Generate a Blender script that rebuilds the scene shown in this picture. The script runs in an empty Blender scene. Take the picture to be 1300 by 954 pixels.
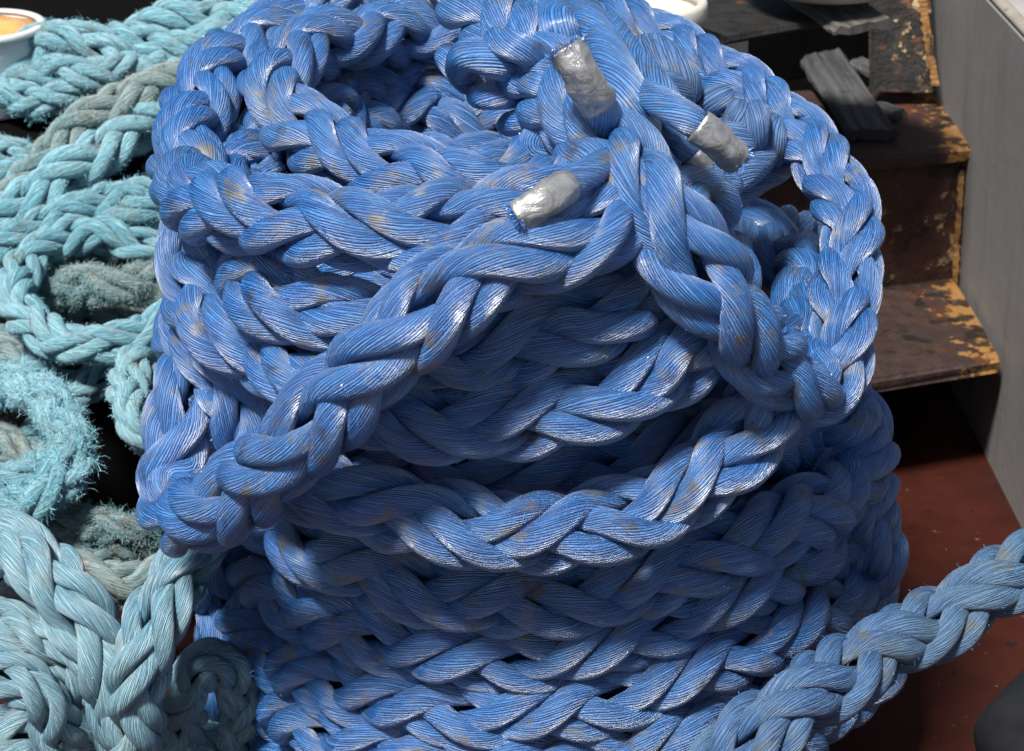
import bpy, bmesh, math, random
import numpy as np
from mathutils import Vector
C = bpy.context.scene.collection
rad = math.radians
rng = np.random.default_rng(7)
random.seed(7)
# ------------------------------------------------------------------ camera
PITCH = rad(25.0); FPX = 2500.0; CD = 2.0
AIM = np.array([0.0, 0.0, 0.47])
FW = np.array([0.0, math.cos(PITCH), -math.sin(PITCH)])
RT = np.array([1.0, 0.0, 0.0])
UP = np.cross(RT, FW)
CAM = AIM - FW * CD

def ray(px, py):
    d = FW + RT * ((px - 650.0) / FPX) - UP * ((py - 477.0) / FPX)
    return d / d[1]

def P(px, py, y):
    """world point on the plane y=const behind a place of the photograph"""
    return CAM + ray(px, py) * (y - CAM[1])

def Z(px, py, z):
    d = ray(px, py)
    return CAM + d * ((z - CAM[2]) / d[2])

def CY(px, py, R, back=False, cx=0.0):
    """world point on the coil's cylinder (axis x=0,y=0)"""
    d = ray(px, py); a = d[0] ** 2 + d[1] ** 2
    ox = CAM[0] - cx; b = 2 * (ox * d[0] + CAM[1] * d[1]); c = ox ** 2 + CAM[1] ** 2 - R * R
    D = b * b - 4 * a * c
    if D < 0: D = 0
    t = (-b + (math.sqrt(D) if back else -math.sqrt(D))) / (2 * a)
    return CAM + d * t

def wp(p):
    if len(p) == 3: return P(*p)
    return CY(p[0], p[1], p[2], p[3] == 'b')

# ------------------------------------------------------------------ curves
def catmull(pts, ds):
    pts = np.asarray(pts, float)
    e0 = 2 * pts[0] - pts[1]; e1 = 2 * pts[-1] - pts[-2]
    Q = np.vstack([e0, pts, e1]); out = []
    for i in range(1, len(Q) - 2):
        p0, p1, p2, p3 = Q[i - 1], Q[i], Q[i + 1], Q[i + 2]
        t0 = 0; t1 = t0 + max(np.linalg.norm(p1 - p0), 1e-6) ** .5
        t2 = t1 + max(np.linalg.norm(p2 - p1), 1e-6) ** .5
        t3 = t2 + max(np.linalg.norm(p3 - p2), 1e-6) ** .5
        t = np.linspace(t1, t2, 40, endpoint=False)[:, None]
        A1 = (t1 - t) / (t1 - t0) * p0 + (t - t0) / (t1 - t0) * p1
        A2 = (t2 - t) / (t2 - t1) * p1 + (t - t1) / (t2 - t1) * p2
        A3 = (t3 - t) / (t3 - t2) * p2 + (t - t2) / (t3 - t2) * p3
        B1 = (t2 - t) / (t2 - t0) * A1 + (t - t0) / (t2 - t0) * A2
        B2 = (t3 - t) / (t3 - t1) * A2 + (t - t1) / (t3 - t1) * A3
        out.append((t2 - t) / (t2 - t1) * B1 + (t - t1) / (t2 - t1) * B2)
    out.append(Q[-2][None]); X = np.vstack(out)
    s = np.r_[0, np.cumsum(np.linalg.norm(np.diff(X, axis=0), axis=1))]
    n = max(int(s[-1] / ds), 8); S = np.linspace(0, s[-1], n)
    Y = np.stack([np.interp(S, s, X[:, k]) for k in range(3)], 1)
    for _ in range(3):
        Y[1:-1] = .25 * Y[:-2] + .5 * Y[1:-1] + .25 * Y[2:]
    return Y, S

def unit(a): return a / np.maximum(np.linalg.norm(a, axis=-1, keepdims=True), 1e-9)

def frames(Y, ref):
    T = unit(np.gradient(Y, axis=0)); N = np.zeros_like(T)
    n = np.asarray(ref, float); n = n - T[0] * n.dot(T[0])
    if np.linalg.norm(n) < 1e-3: n = np.array([.3, -.5, .8]); n = n - T[0] * n.dot(T[0])
    N[0] = n / np.linalg.norm(n)
    for i in range(1, len(T)):
        n = N[i - 1] - T[i] * N[i - 1].dot(T[i]); N[i] = n / np.linalg.norm(n)
    return T, N, np.cross(T, N)

class Acc:
    def __init__(s): s.v = []; s.f = []; s.uv = []; s.n = 0; s.sm = []
    def tube(s, X, Nn, Bn, r1, r2, uarc, twist, seed, ring=14, cap=True, lump=0.0):
        """closed tube; UV x = arc length, y = turn of the yarn round the strand"""
        n = len(X); a = np.linspace(0, 2 * math.pi, ring, endpoint=False)
        r1 = np.broadcast_to(r1, (n,)); r2 = np.broadcast_to(r2, (n,))
        k = 1.0
        if lump: k = 1 + lump * rng.standard_normal((n, 1))
        V = X[:, None] + (k * r1[:, None] * np.cos(a))[..., None] * Nn[:, None] + (k * r2[:, None] * np.sin(a))[..., None] * Bn[:, None]
        base = s.n; s.v.append(V.reshape(-1, 3)); s.n += n * ring
        i = np.arange(n - 1)[:, None]; j = np.arange(ring)[None]; j2 = (j + 1) % ring
        F = np.stack([base + i * ring + j, base + i * ring + j2, base + (i + 1) * ring + j2, base + (i + 1) * ring + j], -1).reshape(-1, 4)
        s.f.append(F)
        vv = np.arange(ring + 1) / ring
        U = (uarc + seed * 7.31); TW = uarc * twist + seed * .37
        def uvp(ii, jj): return np.stack([np.broadcast_to(U[ii], np.broadcast(ii, jj).shape), vv[jj] + TW[ii]], -1)
        jj = np.arange(ring)[None]; ii = np.arange(n - 1)[:, None]
        s.uv.append(np.stack([uvp(ii, jj), uvp(ii, jj + 1), uvp(ii + 1, jj + 1), uvp(ii + 1, jj)], 2).reshape(-1, 2))
        if cap:
            for e, idx in ((0, 0), (1, n - 1)):
                c = X[idx]; s.v.append(c[None]); ci = s.n; s.n += 1
                r = base + idx * ring + np.arange(ring); r2_ = np.roll(r, -1)
                t = np.stack([np.full(ring, ci), r2_ if e == 0 else r, r if e == 0 else r2_, np.full(ring, ci)], -1)
                s.tri = getattr(s, 'tri', []); s.tri.append(t[:, :3]); jv = np.arange(ring) / ring + TW[idx]; s.tuv = getattr(s, 'tuv', []); s.tuv.append(np.stack([np.stack([U[idx] + 0 * jv, jv], -1)] * 3, 1).reshape(-1, 2))
    def quads(s, V, U):
        """V (n,4,3) loose quads, U (n,2) one uv each"""
        n = len(V); b = s.n; s.v.append(V.reshape(-1, 3)); s.n += n * 4
        s.f.append(b + np.arange(n * 4).reshape(n, 4)); s.uv.append(np.repeat(U, 4, axis=0))
    def mesh(s, name):
        V = np.vstack(s.v); F = np.vstack(s.f); tri = np.vstack(s.tri) if getattr(s, 'tri', None) else np.zeros((0, 3), int)
        me = bpy.data.meshes.new(name)
        me.vertices.add(len(V)); me.vertices.foreach_set('co', V.ravel())
        nl = F.size + tri.size; me.loops.add(nl)
        me.loops.foreach_set('vertex_index', np.r_[F.ravel(), tri.ravel()].astype(np.int32))
        me.polygons.add(len(F) + len(tri))
        me.polygons.foreach_set('loop_start', np.r_[np.arange(len(F)) * 4, F.size + np.arange(len(tri)) * 3].astype(np.int32))
        uv = me.uv_layers.new(name='UVMap')
        UV = np.vstack(s.uv + (s.tuv if len(tri) else []))
        uv.data.foreach_set('uv', UV.ravel())
        me.polygons.foreach_set('use_smooth', np.ones(len(F) + len(tri), bool))
        me.update(calc_edges=True); me.validate()
        return me

SEED = [0]
def plait(acc, Y, S, W, ref=(0, -1, 0), roll=45, twist=0, pitch=3.3, rs=.148, hand=1, fade=None, yarn=.58, tight=1.0, nrm=False, hairs=0, hairlen=.01, loose=0.0, hairw=.0006, steady=False):
    """eight strand plaited rope of width W round the centre line Y"""
    T, N, B = frames(Y, ref)
    if steady:   # the plait does not roll: the same face stays turned to the reference direction
        g = np.asarray(ref, float)[None] - T * (T @ np.asarray(ref, float))[:, None]
        for _ in range(60): g[1:-1] = .25 * g[:-2] + .5 * g[1:-1] + .25 * g[2:]
        N = unit(g - T * (g * T).sum(1, keepdims=True)); B = np.cross(T, N)
    W = np.broadcast_to(W, S.shape); Wc = W[:, None]; Wm = float(W.mean()); ws = 2 * math.pi * np.r_[0, np.cumsum(np.diff(S) / (pitch * W[1:]))]; dl = 2 * math.pi * .192
    R0, a = .285 * W * tight, .082 * W
    ro = rad(roll) + np.asarray(S) * twist
    wob = lambda f, amp, ph: amp * np.sin(S / Wm * f + ph)
    out = []
    for dirn in (1, -1):
        for c in (0, 1):
            for m in (0, 1):
                SEED[0] += 1; sd = SEED[0]
                j1, j2, j3 = rng.uniform(0, 6.28, 3)
                ph = ws + c * math.pi - m * dl + wob(.9, .05, j1) + wob(2.3, .03, j2)
                th = dirn * ph
                off = (dl / 4) * (1 if m == 0 else -1) * dirn
                q = 2 * (th - off)
                # strands are over on two faces and under on the other two
                o = np.cos(q) * (1 if dirn == 1 else -1)
                o = o * 1.25 - .25 * o ** 3
                r = R0 + a * o + W * wob(1.7, .012, j3)
                e1 = np.cos(th + ro)[:, None] * N + np.sin(th + ro)[:, None] * B
                X = Y + r[:, None] * e1
                if loose: X = X + loose * Wc * np.stack([np.sin(S / Wm * .8 + j1 + k * 2) for k in range(3)], 1)
                t = unit(np.gradient(X, axis=0)); n = unit(e1 - t * (e1 * t).sum(1, keepdims=True)); b = np.cross(t, n)
                ua = np.r_[0, np.cumsum(np.linalg.norm(np.diff(X, axis=0), axis=1))]
                k = rs * W * (1 + .04 * np.sin(ua / Wm * 2 + j2) + .07 * o)
                circ = 2 * math.pi * rs * Wm
                acc.tube(X, n, b, k * .92, k * 1.10, ua, dirn * yarn / circ, sd, lump=.0)
                if hairs: hair(acc, X, n, b, k, ua, int(hairs * S[-1]), hairlen, sd, hairw)
    return acc

def hair(acc, X, n, b, k, ua, cnt, L, sd, wid=.0006):
    i = rng.integers(1, len(X) - 1, cnt); a = rng.uniform(0, 6.283, cnt)
    nn = np.cos(a)[:, None] * n[i] + np.sin(a)[:, None] * b[i]
    t = unit(X[i + 1] - X[i])
    p0 = X[i] + nn * (k[i] * .97)[:, None]
    clump = rng.random(len(X)) ** 2
    l = L * rng.uniform(.25, 1, cnt)[:, None] * (.35 + clump[i][:, None])
    d = unit(nn * rng.uniform(.25, 1, cnt)[:, None] + t * rng.uniform(-1, 1, cnt)[:, None] + .5 * rng.standard_normal((cnt, 3)))
    d2 = unit(d + .9 * rng.standard_normal((cnt, 3)) + np.array([0, 0, -.2])); d3 = unit(d2 + .9 * rng.standard_normal((cnt, 3)) - .6 * nn)
    p1 = p0 + d * l * .4; p2 = p1 + d2 * l * .35; p3 = p2 + d3 * l * .3
    s = unit(np.cross(d, rng.standard_normal((cnt, 3)))) * wid * .5
    U = np.stack([ua[i] + sd * 7.31, a / 6.283], 1)
    acc.quads(np.stack([p0 - s, p0 + s, p1 + s * .9, p1 - s * .9], 1), U)
    acc.quads(np.stack([p1 - s * .9, p1 + s * .9, p2 + s * .7, p2 - s * .7], 1), U)
    acc.quads(np.stack([p2 - s * .7, p2 + s * .7, p3 + s * .3, p3 - s * .3], 1), U)
# ------------------------------------------------------------------ materials
class NT:
    def __init__(s, name):
        s.m = bpy.data.materials.new(name); s.m.use_nodes = True; s.t = s.m.node_tree; s.t.nodes.clear()
        s.out = s.n('ShaderNodeOutputMaterial')
    def n(s, typ, **kw):
        nd = s.t.nodes.new(typ)
        for k, v in kw.items():
            if k.startswith('i_'):
                key = k[2:]; key = int(key) if key.isdigit() else key.replace('_', ' ')
                if isinstance(v, bpy.types.NodeSocket): s.t.links.new(v, nd.inputs[key])
                else: nd.inputs[key].default_value = v
            else: setattr(nd, k, v)
        return nd
    def math(s, op, a, b=0.0, c=0.0, clamp=False):
        nd = s.n('ShaderNodeMath', operation=op, use_clamp=clamp)
        for i, x in enumerate((a, b, c)):
            if isinstance(x, bpy.types.NodeSocket): s.t.links.new(x, nd.inputs[i])
            else: nd.inputs[i].default_value = x
        return nd.outputs[0]
    def noise(s, vec, scale, detail=3, rough=.55, dist=0.0):
        nd = s.n('ShaderNodeTexNoise', i_Scale=scale, i_Detail=float(detail), i_Roughness=rough, i_Distortion=dist)
        if vec is not None: s.t.links.new(vec, nd.inputs['Vector'])
        return nd.outputs[0]
    def ramp(s, f, stops, interp='LINEAR'):
        nd = s.n('ShaderNodeValToRGB'); s.t.links.new(f, nd.inputs[0]); cr = nd.color_ramp; cr.interpolation = interp
        while len(cr.elements) < len(stops): cr.elements.new(.5)
        for e, (p, c) in zip(cr.elements, stops):
            e.position = p; e.color = (c, c, c, 1) if isinstance(c, (int, float)) else (*c, 1)
        return nd.outputs[0]
    def mix(s, f, a, b, blend='MIX'):
        nd = s.n('ShaderNodeMix', data_type='RGBA', blend_type=blend)
        for i, x in ((0, f), (6, a), (7, b)):
            if isinstance(x, bpy.types.NodeSocket): s.t.links.new(x, nd.inputs[i])
            else: nd.inputs[i].default_value = x if i == 0 else (*x, 1)
        return nd.outputs[2]
    def xyz(s, x, y, z):
        nd = s.n('ShaderNodeCombineXYZ')
        for i, v in enumerate((x, y, z)):
            if isinstance(v, bpy.types.NodeSocket): s.t.links.new(v, nd.inputs[i])
            else: nd.inputs[i].default_value = v
        return nd.outputs[0]
    def obj(s): return s.n('ShaderNodeTexCoord').outputs['Object']
    def geo(s): return s.n('ShaderNodeNewGeometry').outputs['Position']
    def bump(s, h, strength, dist, normal=None):
        nd = s.n('ShaderNodeBump', i_Height=h, i_Strength=strength, i_Distance=dist)
        if normal is not None: s.t.links.new(normal, nd.inputs['Normal'])
        return nd.outputs[0]
    def bsdf(s, **kw):
        b = s.n('ShaderNodeBsdfPrincipled', **{('i_' + k): v for k, v in kw.items()})
        s.t.links.new(b.outputs[0], s.out.inputs[0]); return s.m

def rope_mat(name, base, light, dark, dirt=(.10, .075, .045), dirt_amt=.5, yarns=32, rough=.38, spec=.6, bump=.9, bleach=None, bleach_amt=0.0, sheen=0.0, grime=(.03, .03, .03), grime_amt=.3, aniso=0.0, dscale=9, ior=1.5, wig_amt=4.0, hue_var=0.0, groove_amt=.8):
    s = NT(name)
    uv = s.n('ShaderNodeUVMap', uv_map='UVMap').outputs[0]
    sp = s.n('ShaderNodeSeparateXYZ', i_0=uv); u, v = sp.outputs[0], sp.outputs[1]
    phi = s.math('MULTIPLY', v, 2 * math.pi)
    cx, sx = s.math('COSINE', phi), s.math('SINE', phi)
    # coordinates that wrap round the strand, stretched along the yarn
    long_ = s.xyz(s.math('MULTIPLY', cx, 1.0), s.math('MULTIPLY', sx, 1.0), s.math('MULTIPLY', u, 9.0))
    wig = s.noise(long_, 2.2, 3)
    ph = s.math('ADD', s.math('MULTIPLY', v, float(yarns)), s.math('MULTIPLY', wig, wig_amt))
    fr = s.math('FRACT', ph)
    d = s.math('ABSOLUTE', s.math('SUBTRACT', fr, .5))           # 0 centre .5 groove
    rnd = s.math('SUBTRACT', 1.0, s.math('MULTIPLY', s.math('MULTIPLY', d, d), 4.0))
    ft = s.xyz(s.math('MULTIPLY', cx, 1.0), s.math('MULTIPLY', sx, 1.0), s.math('MULTIPLY', u, 5.0))
    streak = s.noise(ft, 9.0, 5, .7)
    fine = s.noise(ft, 24.0, 6, .8)
    h = s.math('ADD', s.math('ADD', s.math('MULTIPLY', rnd, 1.25), s.math('MULTIPLY', streak, 1.6)), s.math('MULTIPLY', fine, .8))
    pos = s.geo()
    big = s.noise(pos, 4.0, 4)
    patch = s.noise(pos, dscale * 2.6, 4, .6)
    wn = s.n('ShaderNodeTexWhiteNoise', noise_dimensions='2D'); s.t.links.new(s.xyz(s.math('FLOOR', ph), s.math('FLOOR', s.math('MULTIPLY', u, .8)), 0.0), wn.inputs['Vector'])
    yv = s.math('ADD', s.math('MULTIPLY', streak, .75), s.math('MULTIPLY', wn.outputs[0], .25))
    col = s.mix(s.ramp(yv, [(.33, 0.0), (.68, 1.0)]), base, light)  # yarn tone; the lighter lines also paint in fine fibre highlights
    if hue_var: col = s.mix(s.math('MULTIPLY', s.ramp(big, [(.5, 0.0), (.72, 1.0)]), .45), col, (.10, .24, .46))   # sun-faded lengths
    groove = s.math('MULTIPLY', s.ramp(d, [(.24, 0.0), (.46, 1.0)]), s.ramp(fine, [(.35, .3), (.65, 1.0)]))
    col = s.mix(s.math('MULTIPLY', groove, groove_amt), col, dark)  # shade in the creases between yarns, painted into the colour
    if bleach:
        bl = s.math('MULTIPLY', s.ramp(s.math('ADD', s.math('MULTIPLY', big, .7), s.math('MULTIPLY', patch, .3)), [(.42, 0.0), (.62, 1.0)]), bleach_amt)
        col = s.mix(bl, col, bleach)
    pd = s.math('ADD', s.math('MULTIPLY', patch, .55), s.math('ADD', s.math('MULTIPLY', streak, .3), s.math('MULTIPLY', fine, .2)))
    dm = s.math('MULTIPLY', s.ramp(pd, [(.572, 0.0), (.645, 1.0)]), dirt_amt)
    col = s.mix(dm, col, dirt)
    g2 = s.noise(pos, dscale * 1.7 + 3, 5, .65)
    gd = s.math('ADD', s.math('MULTIPLY', g2, .75), s.math('MULTIPLY', streak, .25))
    gm = s.math('MULTIPLY', s.ramp(gd, [(.575, 0.0), (.655, 1.0)]), grime_amt)
    col = s.mix(gm, col, grime)
    rg = s.math('ADD', s.math('MULTIPLY', s.math('MAXIMUM', dm, gm), .35), s.math('ADD', rough - .08, s.math('MULTIPLY', fine, .16)))
    kw = dict(IOR=ior, Base_Color=col, Roughness=rg, Normal=s.bump(h, bump, .0016), Specular_IOR_Level=spec, Sheen_Weight=sheen, Sheen_Roughness=.4)
    if aniso: kw.update(Anisotropic=aniso, Anisotropic_Rotation=.25, Tangent=s.n('ShaderNodeTangent', direction_type='UV_MAP', uv_map='UVMap').outputs[0])
    return s.bsdf(**kw)
# ------------------------------------------------------------------ camera, world, sun
def setup(expo=0.0, sun=3.0, sunang=4.0, elev=52, azim=-55, sky=.12):
    sc = bpy.context.scene
    cd = bpy.data.cameras.new('camera'); cam = bpy.data.objects.new('camera', cd); C.objects.link(cam)
    cam.location = Vector(CAM); cam.rotation_euler = (math.pi / 2 - PITCH, 0, 0)
    cd.sensor_width = 36; cd.lens = FPX / 1300 * 36; cd.clip_end = 500; cd.clip_start = .05
    cd.dof.use_dof = True; cd.dof.focus_distance = 1.72; cd.dof.aperture_fstop = 13
    sc.camera = cam
    w = bpy.data.worlds.new('World'); sc.world = w; w.use_nodes = True
    nt = w.node_tree; st = nt.nodes.new('ShaderNodeTexSky'); st.sky_type = 'NISHITA'; st.sun_disc = False
    # azim: degrees from +Y (away from the camera) towards -X (left) that the sun stands at
    az = rad(azim); el = rad(elev)
    to = Vector((math.sin(az) * math.cos(el), math.cos(az) * math.cos(el), math.sin(el)))
    st.sun_elevation = el; st.sun_rotation = az
    nt.links.new(st.outputs[0], nt.nodes['Background'].inputs[0]); nt.nodes['Background'].inputs[1].default_value = sky
    ld = bpy.data.lights.new('sun', 'SUN'); ld.energy = sun; ld.angle = rad(sunang); ld.color = (1, .97, .93)
    lo = bpy.data.objects.new('sun', ld); C.objects.link(lo); lo.location = to * 5
    lo.rotation_euler = to.to_track_quat('Z', 'Y').to_euler()
    sc.view_settings.view_transform = 'Standard'; sc.view_settings.look = 'None'; sc.view_settings.gamma = 1
    sc.view_settings.exposure = expo
# ------------------------------------------------------------------ object helpers
def tag(o, label=None, cat=None, group=None, kind=None):
    if label: o['label'] = label
    if cat: o['category'] = cat
    if group: o['group'] = group
    if kind: o['kind'] = kind
    return o
def empty(name, loc=(0, 0, 0)):
    o = bpy.data.objects.new(name, None); C.objects.link(o); o.location = Vector(loc); o.empty_display_size = .05; return o
def link(name, me, mat, parent=None):
    if mat: me.materials.append(mat)
    o = bpy.data.objects.new(name, me); C.objects.link(o)
    if parent is not None:
        o.parent = parent; l = parent.location
        o.matrix_parent_inverse = parent.matrix_basis.inverted() if parent.parent is None else (parent.parent.matrix_basis.inverted())
    return o
def bmlink(name, bm, mat, parent=None, smooth=False):
    me = bpy.data.meshes.new(name); bm.normal_update(); bm.to_mesh(me); bm.free()
    if smooth: me.polygons.foreach_set('use_smooth', [True] * len(me.polygons))
    return link(name, me, mat, parent)
def prism(poly, z0, z1, bevel=.003, jit=0.0, cuts=0):
    """poly: xy outline extruded from z0 to z1"""
    bm = bmesh.new(); n = len(poly)
    lo = [bm.verts.new((p[0], p[1], z0)) for p in poly]; hi = [bm.verts.new((p[0], p[1], z1)) for p in poly]
    bm.faces.new(lo[::-1]); bm.faces.new(hi)
    for i in range(n): bm.faces.new((lo[i], lo[(i + 1) % n], hi[(i + 1) % n], hi[i]))
    bmesh.ops.recalc_face_normals(bm, faces=bm.faces)
    if bevel: bmesh.ops.bevel(bm, geom=list(bm.edges), offset=bevel, segments=2, affect='EDGES', profile=.6)
    if cuts:
        bmesh.ops.subdivide_edges(bm, edges=[e for e in bm.edges if e.calc_length() > .05], cuts=cuts, use_grid_fill=True)
    if jit:
        for v in bm.verts: v.co += Vector(rng.normal(0, jit, 3))
    return bm
def hexa(pts, bevel=.002, cuts=0, jit=0.0):
    """box from 4 lower and 4 upper points (same winding)"""
    bm = bmesh.new(); v = [bm.verts.new(tuple(p)) for p in pts]
    for f in ((3, 2, 1, 0), (4, 5, 6, 7), (0, 1, 5, 4), (1, 2, 6, 5), (2, 3, 7, 6), (3, 0, 4, 7)): bm.faces.new([v[i] for i in f])
    bmesh.ops.recalc_face_normals(bm, faces=bm.faces)
    if bevel: bmesh.ops.bevel(bm, geom=list(bm.edges), offset=bevel, segments=2, affect='EDGES', profile=.6)
    if cuts: bmesh.ops.subdivide_edges(bm, edges=[e for e in bm.edges if e.calc_length() > .04], cuts=cuts, use_grid_fill=True)
    if jit:
        for w in bm.verts: w.co += Vector(rng.normal(0, jit, 3))
    return bm
def lathe(prof, seg=64):
    bm = bmesh.new(); rings = []
    for r, z in prof:
        rings.append([bm.verts.new((r * math.cos(a), r * math.sin(a), z)) for a in np.linspace(0, 2 * math.pi, seg, endpoint=False)] if r > 1e-6 else [bm.verts.new((0, 0, z))])
    for A, B in zip(rings, rings[1:]):
        for i in range(seg):
            j = (i + 1) % seg
            if len(A) == 1: bm.faces.new((A[0], B[j], B[i]))
            elif len(B) == 1: bm.faces.new((A[i], A[j], B[0]))
            else: bm.faces.new((A[i], A[j], B[j], B[i]))
    bmesh.ops.recalc_face_normals(bm, faces=bm.faces); return bm

# ------------------------------------------------------------------ materials in use
M_blue = rope_mat('blue_rope_fibre', (.012, .112, .43), (.055, .29, .74), (.001, .004, .025), rough=.33, spec=1.0, ior=1.88, aniso=.8, groove_amt=.95, wig_amt=2.2, bump=1.0, dirt=(.15, .13, .09), dirt_amt=.95, grime=(.010, .010, .014), grime_amt=.9, dscale=13, hue_var=1.0)
M_dirtyblue = rope_mat('worn_blue_rope_fibre', (.04, .12, .32), (.13, .26, .50), (.003, .01, .04), rough=.45, spec=.8, aniso=.6, bump=1.0, dirt=(.2, .17, .1), dirt_amt=.8, grime=(.02, .02, .025), grime_amt=.6, dscale=14)
M_teal = rope_mat('turquoise_rope_fibre', (.10, .38, .48), (.33, .61, .67), (.006, .05, .07), rough=.62, spec=.25, bump=.9, dirt=(.13, .15, .12), dirt_amt=.75, grime=(.04, .05, .045), grime_amt=.5, sheen=.25, yarns=24, bleach=(.40, .62, .66), bleach_amt=.45, wig_amt=5, groove_amt=.95)
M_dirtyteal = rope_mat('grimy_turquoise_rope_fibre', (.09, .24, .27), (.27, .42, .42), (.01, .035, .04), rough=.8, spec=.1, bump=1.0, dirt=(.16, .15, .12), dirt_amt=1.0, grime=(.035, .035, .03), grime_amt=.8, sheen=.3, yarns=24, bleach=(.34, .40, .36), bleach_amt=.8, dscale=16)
M_pale = rope_mat('sun_bleached_rope_fibre', (.12, .34, .47), (.33, .58, .67), (.008, .04, .10), rough=.45, spec=1.0, ior=1.6, aniso=.7, bump=1.0, dirt=(.2, .2, .15), dirt_amt=.5, grime_amt=.2, bleach=(.42, .64, .67), bleach_amt=.5, groove_amt=.95)
M_weather = rope_mat('weathered_blue_grey_rope_fibre', (.032, .115, .34), (.10, .23, .45), (.003, .014, .05), rough=.5, spec=.8, aniso=.6, bump=1.0, dirt=(.16, .14, .08), dirt_amt=.9, grime=(.05, .045, .03), grime_amt=.5, bleach=(.14, .25, .32), bleach_amt=.6, dscale=8)
MATS = dict(b=M_blue, d=M_dirtyblue, t=M_teal, g=M_dirtyteal, p=M_pale, w=M_weather)

def steel_mat(name, base, rust=(.22, .07, .02), flake=(.5, .36, .18), rust_x=.35, width=.2, rough=.6, flake_amt=1.0):
    """dirty painted steel, rusting and flaking to ochre towards the ship's side at large x"""
    s = NT(name); pos = s.geo(); sp = s.n('ShaderNodeSeparateXYZ', i_0=pos)
    n1 = s.noise(pos, 14, 6, .65); n2 = s.noise(pos, 38, 5, .7); n3 = s.noise(pos, 5, 4)
    near = s.math('MULTIPLY', s.math('SUBTRACT', sp.outputs[0], rust_x), 1 / width, clamp=True)
    a = s.math('ADD', s.math('MULTIPLY', n1, .8), s.math('MULTIPLY', near, .16))
    col = s.mix(s.ramp(n2, [(.35, 0.0), (.7, 1.0)]), base, tuple(c * 2.1 for c in base))
    col = s.mix(s.math('MULTIPLY', s.ramp(n3, [(.45, 0.0), (.7, 1.0)]), .4), col, (.02, .018, .016))
    col = s.mix(s.ramp(a, [(.50, 0.0), (.60, 1.0)]), col, rust)
    fl = s.math('ADD', s.math('MULTIPLY', n2, .5), s.math('ADD', s.math('MULTIPLY', n1, .3), s.math('MULTIPLY', near, .20)))
    fm = s.ramp(fl, [(.555, 0.0), (.575, flake_amt)])
    col = s.mix(fm, col, flake)
    blk = s.noise(pos, 22, 5, .6); col = s.mix(s.ramp(s.math('ADD', blk, s.math('MULTIPLY', near, .05)), [(.58, 0.0), (.64, .9)]), col, (.008, .007, .006))
    h = s.math('ADD', s.math('MULTIPLY', fm, .6), s.math('ADD', n2, s.math('MULTIPLY', blk, .8)))
    return s.bsdf(Base_Color=col, Roughness=s.math('ADD', rough - .1, s.math('MULTIPLY', n2, .3)), Normal=s.bump(h, .8, .006), Specular_IOR_Level=.35)
M_tread = steel_mat('flaking_rusty_steel', (.026, .014, .011), rust=(.085, .026, .007), rust_x=.56, width=.10, flake=(.24, .12, .035))
M_riser = steel_mat('dark_maroon_steel', (.030, .010, .007), rust=(.07, .022, .008), rust_x=.45, width=.3, flake_amt=.5)
M_black = steel_mat('blackened_steel', (.011, .010, .009), rust_x=.48, width=.2, flake_amt=.8)
M_edge = steel_mat('ochre_rusting_edge', (.17, .085, .025), rust=(.12, .035, .008), rust_x=.2, width=2, flake=(.36, .25, .13))
def deck_mat():
    s = NT('oxide_red_deck_paint'); pos = s.geo()
    n1 = s.noise(pos, 9, 6, .7); n2 = s.noise(pos, 60, 5, .7); n3 = s.noise(pos, 2.5, 5)
    col = s.mix(s.ramp(n1, [(.35, 0.0), (.7, 1.0)]), (.024, .0045, .0022), (.044, .008, .004))
    col = s.mix(s.ramp(n3, [(.5, 0.0), (.75, .8)]), col, (.02, .008, .005))
    col = s.mix(s.ramp(n2, [(.66, 0.0), (.70, .45)]), col, (.28, .19, .14))
    col = s.mix(s.ramp(s.noise(pos, 27, 3), [(.69, 0.0), (.71, .9)]), col, (.008, .006, .005))
    return s.bsdf(Base_Color=col, Roughness=s.math('ADD', .5, s.math('MULTIPLY', n1, .3)), Normal=s.bump(s.math('ADD', n1, s.math('MULTIPLY', n2, .3)), .4, .004), Specular_IOR_Level=.2)
def wall_mat():
    s = NT('grey_bulwark_paint'); pos = s.geo(); sp = s.n('ShaderNodeSeparateXYZ', i_0=pos)
    st = s.xyz(s.math('MULTIPLY', sp.outputs[0], 30.), s.math('MULTIPLY', sp.outputs[1], 30.), s.math('MULTIPLY', sp.outputs[2], 3.))
    n1 = s.noise(pos, 4, 5, .6); n2 = s.noise(st, .8, 5, .6); n3 = s.noise(pos, 55, 4, .7)
    col = s.mix(s.ramp(n1, [(.3, 0.0), (.7, 1.0)]), (.20, .193, .186), (.235, .228, .22))
    col = s.mix(s.ramp(n2, [(.5, 0.0), (.75, .35)]), col, (.085, .078, .07))
    col = s.mix(s.ramp(n3, [(.70, 0.0), (.73, .7)]), col, (.3, .29, .27))
    return s.bsdf(Base_Color=col, Roughness=.5, Normal=s.bump(s.math('ADD', n1, s.math('MULTIPLY', n3, .3)), .35, .006), Specular_IOR_Level=.3)
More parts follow.
